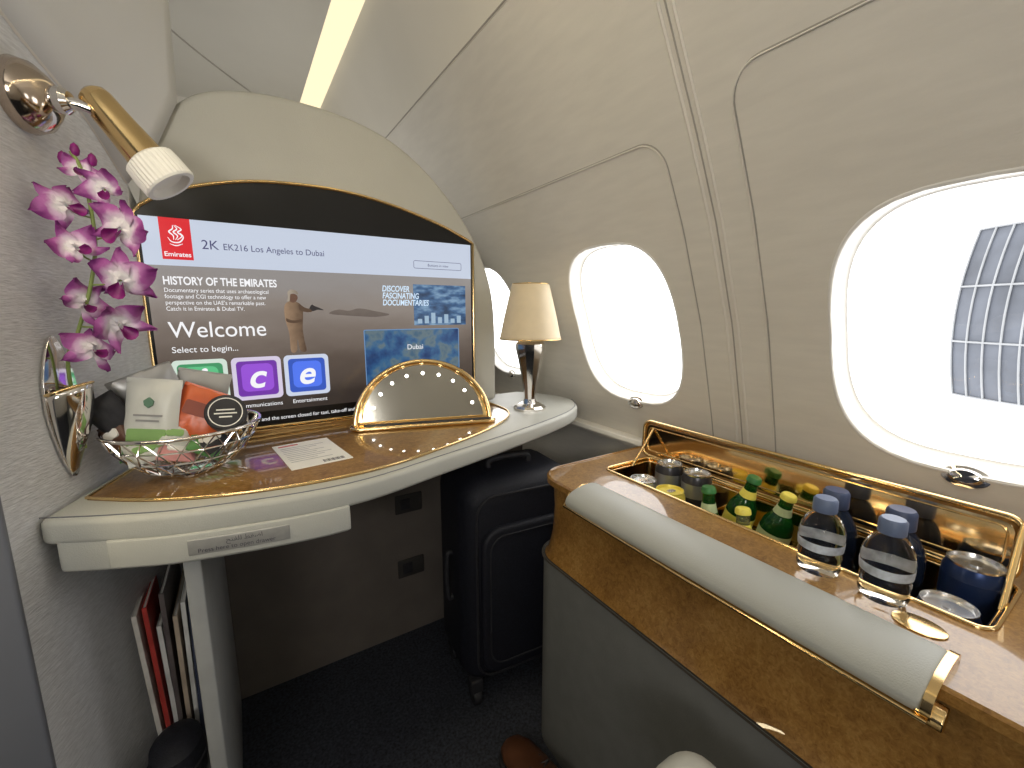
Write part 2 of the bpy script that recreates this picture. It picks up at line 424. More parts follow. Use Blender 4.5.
# ---------------------------------------------------------------- monitor
mon=T('monitor','large built-in screen in an arched cream housing with gold trim','monitor',(.25,1.19,-.268)); OFF=Vector(mon.location)
ho=cr2([(-.142,-.268),(-.145,.10),(-.135,.24),(-.10,.35),(-.055,.41),(.0,.442),(.08,.458),(.17,.459),(.26,.449),(.345,.426),(.42,.386),(.49,.328),(.552,.258),(.602,.178),(.634,.10),(.651,.02),(.657,-.10),(.657,-.268)],5)
prism('housing',ho,1.124,1.26,'y',HOUSE,mon,.014,bseg=5)
bz=[(-.1495,-.262),(-.1495,.188)]+cr2([(-.1495,.195),(-.08,.238),(.03,.270),(.14,.281),(.25,.279),(.36,.262),(.47,.233),(.55,.203),(.578,.189)],5)[1:]+[(.578,-.262)]
prism('bezel',bz,1.1185,1.13,'y',M('bezel_black',(.008,.008,.009),.3,nscale=10,namt=.2),mon)
tube('gold_frame',[(p[0],1.118,p[1]) for p in bz],.0038,GOLD,mon,True)
bg=bpy.data.materials.new('screen_picture'); bg.use_nodes=True; nt=bg.node_tree; b=nt.nodes['Principled BSDF']
b.inputs['Base Color'].default_value=(0,0,0,1); b.inputs['Roughness'].default_value=.25
tc=nt.nodes.new('ShaderNodeTexCoord'); sp=nt.nodes.new('ShaderNodeSeparateXYZ'); nt.links.new(tc.outputs['Object'],sp.inputs[0])
r=nt.nodes.new('ShaderNodeValToRGB'); mr=nt.nodes.new('ShaderNodeMapRange')
mr.inputs['From Min'].default_value=.04; mr.inputs['From Max'].default_value=.36; mr.inputs['To Min'].default_value=-.12; mr.inputs['To Max'].default_value=.88
nz=nt.nodes.new('ShaderNodeTexNoise'); nz.inputs['Scale'].default_value=7; nz.inputs['Detail'].default_value=7
mp=nt.nodes.new('ShaderNodeMapping'); mp.inputs['Scale'].default_value=(1,1,2.6); nt.links.new(tc.outputs['Object'],mp.inputs[0]); nt.links.new(mp.outputs[0],nz.inputs['Vector'])
ad=nt.nodes.new('ShaderNodeMath'); ad.operation='MULTIPLY_ADD'; ad.inputs[1].default_value=.30
nt.links.new(sp.outputs['Z'],mr.inputs['Value']); nt.links.new(nz.outputs['Fac'],ad.inputs[0]); nt.links.new(mr.outputs[0],ad.inputs[2]); nt.links.new(ad.outputs[0],r.inputs[0])
e=r.color_ramp.elements; e[0].position=.08; e[0].color=(.038,.029,.025,1); e[1].position=1; e[1].color=(.28,.26,.25,1)
x=e.new(.38); x.color=(.10,.075,.06,1); x=e.new(.60); x.color=(.18,.145,.122,1); x=e.new(.8); x.color=(.25,.215,.19,1)
nt.links.new(r.outputs[0],b.inputs['Emission Color']); b.inputs['Emission Strength'].default_value=1
scr=quad('screen',-.142,.570,-.225,.184,1.1165,bg,mon)
Y1=1.1158;Y2=1.1150
EW=Em('screen_white',(.85,.87,.92),1); EWT=Em('screen_lettering',(.92,.92,.94),1.0); ED=Em('screen_dark_lettering',(.06,.06,.16),1)
ER=Em('screen_red',(.70,.02,.03),1)
quad('header_bar',-.142,.570,.092,.184,Y1,Em('screen_header',(.56,.62,.74),1),scr)
quad('logo_panel',-.112,-.062,.104,.184,Y2,ER,scr)
def em_stroke(pts,r_,mat=EWT,y=1.1142,nm='logo_emblem'):
    q=cr([(p[0],y,p[1]) for p in pts],6); n=len(q)
    return tube(nm,q,r_,mat,scr,False,6,[r_*(.35+.65*math.sin(pi*min(max(i/(n-1),.05),.95))) for i in range(n)])
for dx in(-.007,0,.007):
    em_stroke([(-.088+dx*.4,.142),(-.084+dx,.150),(-.090+dx,.157),(-.084+dx,.163),(-.088+dx*.3,.170)],.0013)
em_stroke([(-.100,.146),(-.094,.138),(-.082,.138),(-.075,.148),(-.079,.156)],.0012)
em_stroke([(-.098,.134),(-.088,.131),(-.077,.135)],.001)
text('Emirates',.0125,(-.087,Y2-.001,.110),EWT,scr,align='CENTER',bold=.0002)
text('2K',.026,(-.047,Y2,.128),ED,scr)
text('EK216 Los Angeles to Dubai',.0185,(-.010,Y2,.1285),ED,scr,sx=.92)
tube('button_outline',[(p[0],Y2,p[1]) for p in rr(.472,.123,.068,.0095,.004)],.0006,ED,scr,True,6)
text('Buttons in view',.0095,(.472,Y2,.1195),ED,scr,align='CENTER')
text('HISTORY OF THE EMIRATES',.0225,(-.117,Y2,.055),EWT,scr,sx=.72,bold=.0005)
text('Documentary series that uses archaeological\nfootage and CGI technology to offer a new\nperspective on the UAE\'s remarkable past.\nCatch it in Emirates & Dubai TV.',.0118,(-.117,Y2,.040),EWT,scr,sx=.86,space=1.05)
text('Welcome',.047,(-.118,Y2,-.052),EWT,scr,sx=.93)
text('Select to begin...',.0175,(-.117,Y2,-.083),EWT,scr)
for (x0,col,col2,ch) in((-.117,(.06,.30,.13),(.55,.85,.60),'i'),(-.014,(.17,.04,.38),(.62,.45,.85),'c'),(.088,(.04,.10,.50),(.45,.6,.95),'e')):
    cx=x0+.044; cz=-.147
    prism('app_icon',rr(cx,cz,.048,.048,.010),Y2+.0006,Y1,'y',Em('icon_edge',tuple(c*.4+.45 for c in col2),.95),scr,0,False)
    prism('app_icon',rr(cx,cz,.0395,.0395,.008),Y2,Y2+.0004,'y',Em('icon_'+ch,col,1.0),scr,0,False)
    prism('app_icon',rr(cx,cz+.002,.031,.031,.012),Y2-.0004,Y2-.0001,'y',Em('icon_in',tuple(min(1,c*1.7+.02) for c in col),1),scr,0,False)
    text(ch,.075,(cx-.004,Y2-.0008,cz-.020),EWT,scr,align='CENTER',bold=.0015,shear=.25)
for s,x in(('Information',-.073),('Communications',.030),('Entertainment',.134)):
    text(s,.0132,(x,Y2,-.212),EWT,scr,align='CENTER')
def grad_em(name,c0,c1,ax,a,b_):
    m=Em(name,c0,1); nt=m.node_tree; b=nt.nodes['Principled BSDF']
    tc=nt.nodes.new('ShaderNodeTexCoord'); sp=nt.nodes.new('ShaderNodeSeparateXYZ'); nt.links.new(tc.outputs['Object'],sp.inputs[0])
    nz=nt.nodes.new('ShaderNodeTexNoise'); nz.inputs['Scale'].default_value=70; nz.inputs['Detail'].default_value=5; nt.links.new(tc.outputs['Object'],nz.inputs['Vector'])
    mr=nt.nodes.new('ShaderNodeMapRange'); mr.inputs['From Min'].default_value=a; mr.inputs['From Max'].default_value=b_; nt.links.new(sp.outputs[ax],mr.inputs['Value'])
    ma=nt.nodes.new('ShaderNodeMath'); ma.operation='MULTIPLY_ADD'; ma.inputs[1].default_value=.7; nt.links.new(nz.outputs['Fac'],ma.inputs[0])
    su=nt.nodes.new('ShaderNodeMath'); su.operation='SUBTRACT'; su.inputs[1].default_value=.35; nt.links.new(mr.outputs[0],su.inputs[0]); nt.links.new(su.outputs[0],ma.inputs[2])
    r=nt.nodes.new('ShaderNodeValToRGB'); r.color_ramp.elements[0].color=(*c0,1); r.color_ramp.elements[1].color=(*c1,1)
    nt.links.new(ma.outputs[0],r.inputs[0]); nt.links.new(r.outputs[0],b.inputs['Emission Color']); return m
TAN=grad_em('robe_tan',(.32,.21,.13),(.09,.055,.035),'X',.095-.25,.135-.25); TAN2=Em('robe_shade',(.10,.06,.038),1); SK=Em('face_brown',(.14,.075,.05),1); TUR=grad_em('turban',(.40,.34,.27),(.2,.16,.12),'X',-.15,-.12); FAL=Em('falcon',(.035,.03,.03),1)
def mz(p): # compress the figure so that it stands clear above the icons
    return (.115+(p[0]-.115)*.9,.050+(p[1]-.050)*.80)
def poly(nm,pts,mat,y=Y2): return mo(nm,[(p[0],y,p[1]) for p in pts],[tuple(range(len(pts)))],mat,scr,False)
def spoly(nm,pts,mat,y=Y2,f=None): return poly(nm,cr2([f(p) if f else p for p in pts],4,True),mat,y)
spoly('picture_man',[(.100,-.125),(.099,-.075),(.093,-.035),(.092,-.005),(.097,.012),(.110,.019),(.124,.015),(.134,.002),(.134,-.025),(.131,-.06),(.133,-.095),(.136,-.125),(.122,-.124),(.117,-.09),(.113,-.124)],TAN,Y2,mz)
spoly('picture_man',[(.127,.010),(.140,.000),(.152,-.004),(.156,-.011),(.146,-.013),(.132,-.010),(.126,-.004)],TAN2,Y2-.0003,mz)
spoly('picture_man',[(.095,-.03),(.103,-.034),(.115,-.036),(.130,-.033),(.130,-.040),(.112,-.044),(.096,-.040)],TAN2,Y2-.0003,mz)
spoly('picture_man',[(.107,.018),(.105,.030),(.110,.038),(.120,.038),(.125,.030),(.122,.020),(.115,.014)],SK,Y2-.0003,mz)
spoly('picture_man',[(.103,.030),(.103,.044),(.112,.051),(.123,.047),(.127,.037),(.118,.040),(.109,.037),(.106,.020),(.101,.018)],TUR,Y2-.0005,mz)
spoly('picture_bird',[(.150,-.006),(.153,.004),(.158,.009),(.163,.005),(.172,.001),(.185,-.007),(.170,-.006),(.158,-.010)],FAL,Y2,mz)
spoly('picture_hills',[(.19,-.004),(.21,.006),(.235,.003),(.26,.009),(.30,.002),(.335,-.006),(.30,-.012),(.24,-.009)],grad_em('hill',(.12,.095,.082),(.18,.148,.125),'Z',.25,.29),Y1)
pm=M('promo',(0,0,0),.3,emis=(.1,.2,.4),estr=1)
def noise_em(mat,cols,scale,st=(1,1,1),det=6):
    nt=mat.node_tree;b=nt.nodes['Principled BSDF']; tc=nt.nodes.new('ShaderNodeTexCoord');mp=nt.nodes.new('ShaderNodeMapping');mp.inputs['Scale'].default_value=st
    n=nt.nodes.new('ShaderNodeTexNoise');n.inputs['Scale'].default_value=scale;n.inputs['Detail'].default_value=det
    r=nt.nodes.new('ShaderNodeValToRGB'); e=r.color_ramp.elements
    K=len(cols)
    e[0].position=.33;e[0].color=(*cols[0],1);e[1].position=.67;e[1].color=(*cols[-1],1)
    for k in range(1,K-1): x=e.new(.33+.34*k/(K-1));x.color=(*cols[k],1)
    nt.links.new(tc.outputs['Object'],mp.inputs[0]);nt.links.new(mp.outputs[0],n.inputs['Vector']);nt.links.new(n.outputs['Fac'],r.inputs[0]);nt.links.new(r.outputs[0],b.inputs['Emission Color'])
noise_em(pm,[(.02,.045,.10),(.05,.12,.25),(.20,.33,.48)],30,(1,1,2.5))
quad('promo_picture',.400,.552,-.035,.072,Y1,pm,scr)
text('DISCOVER\nFASCINATING\nDOCUMENTARIES',.0205,(.318,Y2,.052),Em('promo_lettering',(.65,.82,1),1),scr,sx=.74,bold=.0004,shear=.15,space=.85)
for k in range(7):
    hh=.012+.020*((k*37)%5)/5; quad('promo_skyline',.41+k*.019,.422+k*.019,-.030,-.030+hh,Y2,Em('promo_tower',(.32,.45,.58),1),scr)
mm=M('map',(0,0,0),.3,emis=(.1,.2,.5),estr=1); noise_em(mm,[(.01,.035,.12),(.02,.07,.19),(.04,.12,.24),(.12,.17,.19),(.05,.11,.18)],24,det=9)
quad('map_picture',.268,.528,-.187,-.045,Y1,mm,scr)
tube('map_border',[(p[0],Y2,p[1]) for p in rr(.398,-.116,.130,.071,.003)],.001,Em('map_edge',(.15,.28,.5),1),scr,True,6)
text('Dubai',.019,(.40,Y2,-.098),EWT,scr,align='CENTER')
text('The table must be stowed and the screen closed for taxi, take-off and landing. Please fasten your seat belt while seated',.0125,(-.10,1.1175,-.247),EWT,mon,sx=.95)
OFF=Vector((0,0,0))

# ---------------------------------------------------------------- vanity mirror
van=T('vanity_mirror','half-round gold framed pop-up vanity mirror with small lights on the desk','mirror',(.365,.968,-.269),(0,0,-.29))
arc=[(.160*math.cos(a),.004+.150*math.sin(a)) for a in [pi*k/36 for k in range(37)]]
MIR=M('mirror_glass',(.52,.50,.455),.12,1,nscale=3,namt=.03)
def tilt(o): o.rotation_euler=(-.24,0,0)
g=prism('mirror_body',[(x*1.04,z*1.04) for x,z in arc],0,.016,'y',GOLDB,van,.004); tilt(g)
g=prism('mirror_face',[(x*.90,.010+z*.89) for x,z in arc],-.0015,.004,'y',MIR,van); tilt(g)
g=tube('gold_rim',[(x,-.001,z) for x,z in arc],.0065,GOLD,van); tilt(g)
g=tube('inner_rim',[(x*.90,-.0015,.010+z*.89) for x,z in arc],.0018,GOLD,van,True); tilt(g)
prism('base_tray',rr(0,-.008,.172,.026,.024),0,.010,'z',GOLD,van,.004)
prism('tray_slot',rr(.01,-.018,.150,.010,.009),.008,.0112,'z',BLACKM,van)
BULB=Em('tiny_bulb',(1,.97,.88),14)
for k in range(1,10):
    a=pi*k/10
    g=lathe('mirror_light',[(0,-.004),(.0030,-.003),(.0038,0)],BULB,van,12,(0,0,0),Euler((-pi/2,0,0)))
    for v in g.data.vertices: v.co+=Vector((.124*math.cos(a),-.002,.012+.113*math.sin(a)))
    tilt(g)
# ---------------------------------------------------------------- table lamp
tl=T('table_lamp','cream-gold shaded table lamp with faceted polished metal base on the desk','lamp',(.685,.985,-.272))
lathe('lamp_base',[(0,0),(.046,0),(.046,.006),(.040,.012),(.026,.018),(.0,.018)],CHROME,tl,10,ang=15)
lathe('lamp_column',[(0,.016),(.020,.016),(.016,.03),(.018,.06),(.025,.10),(.033,.14),(.040,.17),(.040,.185),(.034,.192),(.012,.197),(.008,.205),(0,.205)],CHROME,tl,10,ang=15)
SH=M('gold_shade_fabric',(.66,.55,.38),.5,.05,nscale=30,namt=.05,emis=(.9,.68,.40),estr=.06)
o=lathe('lamp_shade',[(.086,.198),(.083,.207),(.072,.26),(.058,.318),(.052,.343),(.048,.347)],SH,tl,40)
md=o.modifiers.new('s','SOLIDIFY'); md.thickness=.002
tube('shade_trim',[(.086*math.cos(a),.086*math.sin(a),.199) for a in [2*pi*k/40 for k in range(40)]],.0018,GOLD,tl,True)
tube('shade_trim',[(.049*math.cos(a),.049*math.sin(a),.347) for a in [2*pi*k/40 for k in range(40)]],.0015,GOLD,tl,True)
tube('shade_holder',[(0,0,.20),(0,0,.345)],.003,GOLD,tl)

# ---------------------------------------------------------------- reading lamp
rd=T('reading_lamp','gold and chrome adjustable reading lamp mounted on the fabric wall','lamp',(LX(.885),.885,.285))
ax=Vector((1,-.291,0)).normalized()
rq=ax.to_track_quat('Z','Y').to_matrix()
lathe('wall_mount',[(0,0),(.044,0),(.046,.006),(.042,.020),(.030,.032),(.022,.038),(.012,.040),(0,.041)],DCHROME,rd,32,(0,0,0),rq)
lathe('mount_collar',[(0,.03),(.016,.03),(.017,.05),(.012,.056),(0,.056)],CHROME,rd,24,(0,0,0),rq)
tube('arm',[ax*.04,ax*.066+Vector((0,0,-.004)),Vector((.090,-.014,-.010))],.008,CHROME,rd,False,12)
A=Vector((.077,-.008,.014)); B=Vector((.146,-.025,-.086)); d=(B-A).normalized(); L=(B-A).length
bq=d.to_track_quat('Z','Y').to_matrix()
lathe('lamp_barrel',[(0,-.010),(.011,-.009),(.018,-.003),(.0205,.006),(.021,.03),(.022,.05),(.025,L-.032),(.026,L-.027)],GOLD,rd,32,A,bq)
vs=[];fs=[];N=72;prf=[(.0,-.001,0),(.026,-.001,0),(.034,.004,1),(.0355,.02,1),(.036,.042,1),(.034,.045,.3),(.028,.045,0),(.022,.036,0),(0,.036,0)]
for i in range(N):
    a=2*pi*i/N
    for rr_,z,f in prf:
        q=rr_*(1-.035*f*(i%2)); vs.append(bq@Vector((q*math.cos(a),q*math.sin(a),z+L-.03))+A)
m=len(prf)
for i in range(N):
    j=(i+1)%N
    for k in range(m-1): fs.append((i*m+k,j*m+k,j*m+k+1,i*m+k+1))
mo('lamp_head',vs,fs,WHITEP,rd,True,0,25)

# ---------------------------------------------------------------- wall vase
va=T('wall_vase','polished chrome teardrop wall vase holding an orchid','vase',(LX(.86)+.002,.86,-.24),(0,0,-.283))
lf=cr2([(0,0),(-.018,.03),(-.031,.08),(-.034,.12),(-.026,.165),(0,.208),(.026,.165),(.034,.12),(.031,.08),(.018,.03)],5,True)
prism('back_plate',lf,0,.004,'x',CHROME,va,.001)
vs=[];fs=[];rowsn=14;cn=20
for i in range(rowsn):
    t=i/(rowsn-1); z=.002+t*.125; hw=.033*math.sin(min(1,.08+t*.95)*pi*.5)**.8; dp=.034*(math.sin(min(1,.03+t)*pi*.5)**1.2)
    for k in range(cn+1):
        a=pi*k/cn; vs.append((.003+dp*math.sin(a),hw*math.cos(a),z+ .012*t*math.sin(a)))
for i in range(rowsn-1):
    for k in range(cn): a=i*(cn+1)+k; fs.append((a,a+1,a+cn+2,a+cn+1))
o=mo('vase_pocket',vs,fs,CHROME,va); md=o.modifiers.new('s','SOLIDIFY'); md.thickness=.002
tube('pocket_rim',[vs[(rowsn-1)*(cn+1)+k] for k in range(cn+1)],.002,GOLD,va)

# ---------------------------------------------------------------- orchid
orc=T('orchid','purple and white orchid spray rising from the wall vase','flower',(-.205,.862,-.15)); OFF=Vector(orc.location)
def fp(u,v,y=.86): return Vector((-.159+(u-90)*.00099+(200-v)*.00016+(y-.86)*-.18,y,.156-(v-200)*.00128))
GREEN=M('orchid_stem_green',(.22,.30,.08),.5,nscale=30,namt=.2)
st=cr([(-.207,.862,-.20),fp(68,382),fp(78,345),fp(90,300),fp(96,250),fp(90,205),fp(80,168),fp(70,152)],6)
tube('flower_stem',st,.0024,GREEN,orc)
OFF=Vector((0,0,0))
PET=bpy.data.materials.new('orchid_petal'); PET.use_nodes=True; nt=PET.node_tree;b=nt.nodes['Principled BSDF']
tc=nt.nodes.new('ShaderNodeTexCoord'); vl=nt.nodes.new('ShaderNodeVectorMath'); vl.operation='LENGTH'; nt.links.new(tc.outputs['Object'],vl.inputs[0])
nz=nt.nodes.new('ShaderNodeTexNoise'); nz.inputs['Scale'].default_value=90; nt.links.new(tc.outputs['Object'],nz.inputs['Vector'])
ma=nt.nodes.new('ShaderNodeMath'); ma.operation='MULTIPLY_ADD'; ma.inputs[1].default_value=.012; nt.links.new(nz.outputs['Fac'],ma.inputs[0]); nt.links.new(vl.outputs['Value'],ma.inputs[2])
mr=nt.nodes.new('ShaderNodeMapRange'); mr.inputs['From Min'].default_value=.015; mr.inputs['From Max'].default_value=.035; nt.links.new(ma.outputs[0],mr.inputs['Value'])
r=nt.nodes.new('ShaderNodeValToRGB'); e=r.color_ramp.elements; e[0].color=(.86,.82,.86,1); e[1].color=(.22,.025,.20,1); x=e.new(.3); x.color=(.72,.52,.72,1); x=e.new(.6); x.color=(.40,.10,.36,1)
nt.links.new(mr.outputs[0],r.inputs[0]); nt.links.new(r.outputs[0],b.inputs['Base Color']); b.inputs['Roughness'].default_value=.5
LIP=M('orchid_lip',(.22,.01,.16),.45,nscale=80,namt=.4)
def petal(ang,Lp,Wp,curl,vs,fs):
    n=8;m=5;b0=len(vs)
    for i in range(n+1):
        t=i/n; wd=Wp*math.sin(pi*min(.97,.08+t*.9)**.75)**.8
        for k in range(m):
            s=k/(m-1)*2-1
            x=s*wd/2; z=.002+Lp*t; y=curl*t*t-.004*math.cos(s*pi/2)*(1-t)+.003*math.sin(7*t+3*s)
            vs.append((x*math.cos(ang)+z*math.sin(ang),y,-x*math.sin(ang)+z*math.cos(ang)))
    for i in range(n):
        for k in range(m-1): a=b0+i*m+k; fs.append((a,a+1,a+m+1,a+m))
def flower(scale,curl):
    vs=[];fs=[]
    for a,Lq,W in((0,.028,.017),(2.25,.027,.016),(-2.25,.027,.016),(1.15,.028,.028),(-1.15,.028,.028)):
        petal(a,Lq*scale,W*scale,curl,vs,fs)
    o=mo('flower',vs,fs,PET,orc,True,0,80)
    vs=[];fs=[]
    for i in range(7):
        t=i/6
        for k in range(9):
            a=-pi*.75+1.5*pi*k/8; rr_=.002+.0055*t*scale
            vs.append((rr_*math.sin(a),-.004-.012*t,-.002-.006*t-rr_*math.cos(a)))
    for i in range(6):
        for k in range(8): a=i*9+k; fs.append((a,a+1,a+10,a+9))
    l=mo('flower_lip',vs,fs,LIP,o)
    return o
protos=[flower(1.05,-.008),flower(1.0,-.018),flower(1.1,.008)]
fl=[(80,172,.86,.8),(106,188,.85,1.0),(64,210,.855,1.1),(126,230,.84,1.35),(76,254,.85,1.1),(126,286,.84,1.35),(84,312,.86,1.15),(122,336,.845,1.3),(94,364,.85,1.15)]
frot=[(-.3,.5,.2),(.3,-.6,-.5),(-.2,-.7,.9),(.2,.5,-.5),(-.4,-.5,.6),(.4,.1,-.3),(-.1,.8,.8),(.3,-.6,.4),(-.35,.4,.7)]
for i,(u,v,y,s) in enumerate(fl):
    p=protos[i%3]
    if i<3: o=p
    else:
        o=p.copy(); C.objects.link(o); o.parent=orc
        l=p.children[0].copy(); C.objects.link(l); l.parent=o
    P=fp(u,v,y)-Vector(orc.location)
    o.location=P; o.rotation_euler=frot[i]; o.scale=(s,)*3
    stp=min(st,key=lambda q:(Vector(q)-fp(u,v+12,.86)).length)
    OFF=Vector(orc.location); tube('pedicel',[stp,(Vector(stp)+fp(u,v,y))*.5+Vector((0,0,-.003)),fp(u,v,y)+Vector((0,.003,0))],.0012,GREEN,orc,False,6); OFF=Vector((0,0,0))
for (u,v) in((62,160),(74,150),(92,158)):
    P=fp(u,v)-Vector(orc.location)
    lathe('flower_bud',[(0,-.009),(.004,-.006),(.0055,0),(.004,.006),(0,.010)],LIP,orc,12,P)

# ---------------------------------------------------------------- snack bowl
bw=T('snack_bowl','polished wire lattice bowl filled with wrapped snacks on the desk','bowl',(-.088,.895,-.2685))
N=22;prf=[(.042,.004),(.064,.016),(.084,.036),(.099,.058),(.108,.080)]
vs=[];fs=[]
for k,(r_,z) in enumerate(prf):
    for i in range(N):
        a=2*pi*(i+.5*(k%2))/N; vs.append((r_*math.cos(a),r_*math.sin(a),z))
for k in range(len(prf)-1):
    for i in range(N):
        j=(i+1)%N
        if k%2==0:
            fs.append((k*N+i,k*N+j,(k+1)*N+i)); fs.append((k*N+j,(k+1)*N+j,(k+1)*N+i))
        else:
            fs.append((k*N+i,(k+1)*N+j,(k+1)*N+i)); fs.append((k*N+i,k*N+j,(k+1)*N+j))
o=mo('bowl_lattice',vs,fs,CHROME,bw,False); md=o.modifiers.new('w','WIREFRAME'); md.thickness=.0036; md.use_even_offset=False
tube('bowl_rim',[(.109*math.cos(a),.109*math.sin(a),.081) for a in [2*pi*k/48 for k in range(48)]],.003,CHROME,bw,True)
lathe('bowl_foot',[(0,0),(.043,0),(.044,.004),(.041,.006),(0,.006)],CHROME,bw,36)
b0=Vector(bw.location)
def snack(name,label,cat,loc,rot,w,h,t,mat,deco=None,group=None):
    e=T(name,label,cat,b0+Vector(loc),rot,group=group)
    pillow('pouch',w,h,t,mat,e,(0,0,h/2))
    for s in(.985,.015):
        box('sealed_edge',(w*.98,.0016,h*.06),(0,0,h*s),mat,e)
    if deco: deco(e,w,h,t)
    return e
WP=M('white_pouch',(.62,.63,.60),.35,nscale=20,namt=.05); OP=M('orange_pouch',(.58,.11,.03),.3,nscale=20,namt=.15); GP=M('green_pouch',(.10,.26,.08),.35,nscale=25,namt=.2)
SP=M('silver_pouch',(.4,.4,.4),.35,.5,nscale=20,namt=.1); PK=M('pink_pack',(.60,.28,.28),.4,nscale=25,namt=.2); BRN=M('brown_pack',(.10,.045,.03),.35,nscale=25,namt=.2); BLP=M('blue_pack',(.05,.07,.14),.35,nscale=25,namt=.2)
def lab(mat,z0,hw,hh):
    def f(e,w,h,t): prism('pouch_label',rr(0,h*z0,w*hw,h*hh,.004),-t*.5-.002,-t*.40,'y',mat,e)
    return f
GMUT=M('muted_green',(.24,.42,.14),.5,nscale=25)
def d1(e,w,h,t):
    lab(GMUT,.22,.34,.12)(e,w,h,t)
    prism('leaf_emblem',[(a*.7,b*.7+h*.62) for a,b in [(0,0),(.008,.006),(.010,.016),(0,.024),(-.010,.016),(-.008,.006)]],-t*.5-.003,-t*.45,'y',M('leaf_ink',(.12,.24,.16),.5,nscale=20),e)
    for k,w_ in enumerate((.5,.4)): box('pouch_print',(w*w_,.0012,.003),(0,-t*.5-.0012,h*(.52-.07*k)),M('print_grey',(.3,.3,.3),.6,nscale=20),e)
snack('snack_pouch','white snack pouch with green label and leaf emblem','snack',(-.048,-.030,.046),(-.18,.10,-.35),.078,.118,.022,WP,d1)
snack('snack_pouch','orange foil snack pouch with dark label','snack',(.000,-.034,.056),(-.25,.42,-.25),.076,.094,.02,OP,lab(M('label_dark',(.26,.05,.02),.5,nscale=20),.62,.30,.12))
snack('snack_pouch','silver foil snack pouch','snack',(-.025,.035,.082),(.1,-.35,.2),.09,.095,.02,SP)
snack('snack_pouch','pale grey snack pouch standing behind the others','snack',(.012,.045,.076),(.05,.25,0),.08,.090,.02,M('grey_pouch',(.42,.42,.41),.4,nscale=20))
snack('snack_bag','black snack bag leaning toward the fabric wall','snack',(-.066,.010,.064),(.1,-.55,.3),.05,.085,.028,BLACKM)
pk=[((-.045,-.056,.040),(-.9,-.2,.2),.050,.042,WP),((-.012,-.066,.038),(-1.0,.3,.1),.050,.045,PK),((.022,-.060,.040),(-.8,.6,.2),.050,.046,GP),((.048,-.054,.046),(-.9,-.3,.6),.046,.040,BLACKM),((-.066,-.030,.046),(-.7,-.5,-.2),.044,.044,GP),((.000,-.044,.048),(-1.1,.1,-.3),.050,.040,BLACKM),((.045,.004,.070),(-.4,.5,.4),.055,.055,BRN),((.062,.010,.068),(-.3,.4,.9),.05,.050,BRN),((.022,-.006,.082),(-.5,-.3,.2),.055,.050,SP),((.078,-.012,.066),(-.3,.7,1.1),.045,.048,BLACKM),((-.080,-.020,.060),(-.3,-.6,-.4),.04,.045,BRN),((-.014,-.050,.060),(-.7,.2,.0),.040,.036,WP)]
nm={id(PK):'pink',id(WP):'white',id(BLP):'dark blue',id(BRN):'dark brown',id(SP):'silver',id(BLACKM):'black',id(GP):'green'}
for l_,r_,w_,h_,m_ in pk: snack('snack_packet','small %s wrapped snack packet in the bowl'%nm[id(m_)],'snack',l_,r_,w_,h_,.013,m_,lab(PAPER if m_ is not WP else GMUT,.5,.28,.16))
e=T('snack_tin','round black snack tin with white ring','tin',b0+Vector((.060,-.042,.100)),(1.15,.05,-.05)); e.scale=(1.0,1.0,1.0)
lathe('tin_body',[(0,-.018),(.028,-.018),(.030,-.016),(.030,.010),(.028,.012),(0,.012)],BLACKM,e,36)
lathe('tin_ring',[(.023,.0122),(.0245,.0122),(.0245,.013),(.023,.013),(.023,.0122)],PAPER,e,36)
for k,(w_,y_) in enumerate(((.026,.004),(.032,-.002),(.018,-.008))): box('tin_print',(w_,.0022,.0005),(0,y_,.0124),PAPER,e)

# card
cdo=T('menu_card','white printed card lying on the wood desk top','card',(.10,.885,-.2688),(0,0,.12))
box('card_sheet',(.105,.165,.0012),(0,0,.0006),PAPER,cdo)
REDI=M('red_ink',(.6,.05,.05),.6,nscale=20)
box('printed_band',(.036,.006,.0002),(-.026,.068,.0013),REDI,cdo)
LINK=M('light_ink',(.38,.38,.40),.7,nscale=50)
for k in range(9):
    box('printed_line',(.080-((k*17)%5)*.008,.0022,.0002),(-.004-((k*17)%5)*.004,.050-k*.0115,.0013),LINK,cdo)
for k in range(14):
    box('printed_bar',(.0012 if k%3 else .0024,.014,.0002),(.005+k*.0027,-.068,.0013),INK,cdo)

# ---------------------------------------------------------------- under desk
cols_=[(.75,.72,.68),(.5,.06,.05),(.8,.8,.78),(.12,.10,.10),(.55,.45,.35),(.8,.78,.75),(.05,.06,.10),(.62,.60,.58)]
for i,c in enumerate(cols_):
    x=-.180+i*.0098
    e=T('magazine','magazine standing in the literature pocket under the desk','magazine',(x,.90+.012*(i%3),-.793),(0,0,0),group='magazines under the desk')
    e.rotation_euler=(random.uniform(-.03,.02),0.012*(i-4),0)
    h=.26+random.uniform(-.03,.06)
    mt=M('cover',c,.35,nscale=12,namt=.3)
    box('pages',(.0045,.196,h-.004),(0,.10,h/2),PAPER,e)
    box('cover',(.0012,.20,h),(.0028,.10,h/2),mt,e)
    box('cover',(.0012,.20,h),(-.0028,.10,h/2),mt,e)
    box('spine',(.0068,.0015,h),(0,-.001,h/2),mt,e)
hc=T('headphone_case','black padded headphone case below the magazines','case',(-.150,.830,-.7935))
lathe('case_body',[(0,0),(.030,0),(.038,.012),(.040,.045),(.036,.072),(.022,.084),(0,.086)],NAVY,hc,28,sc=(1.0,1.3))
tube('case_zip',[(.0402*math.cos(a),.0524*math.sin(a),.045) for a in [2*pi*k/30 for k in range(30)]],.002,BLACKM,hc,True)

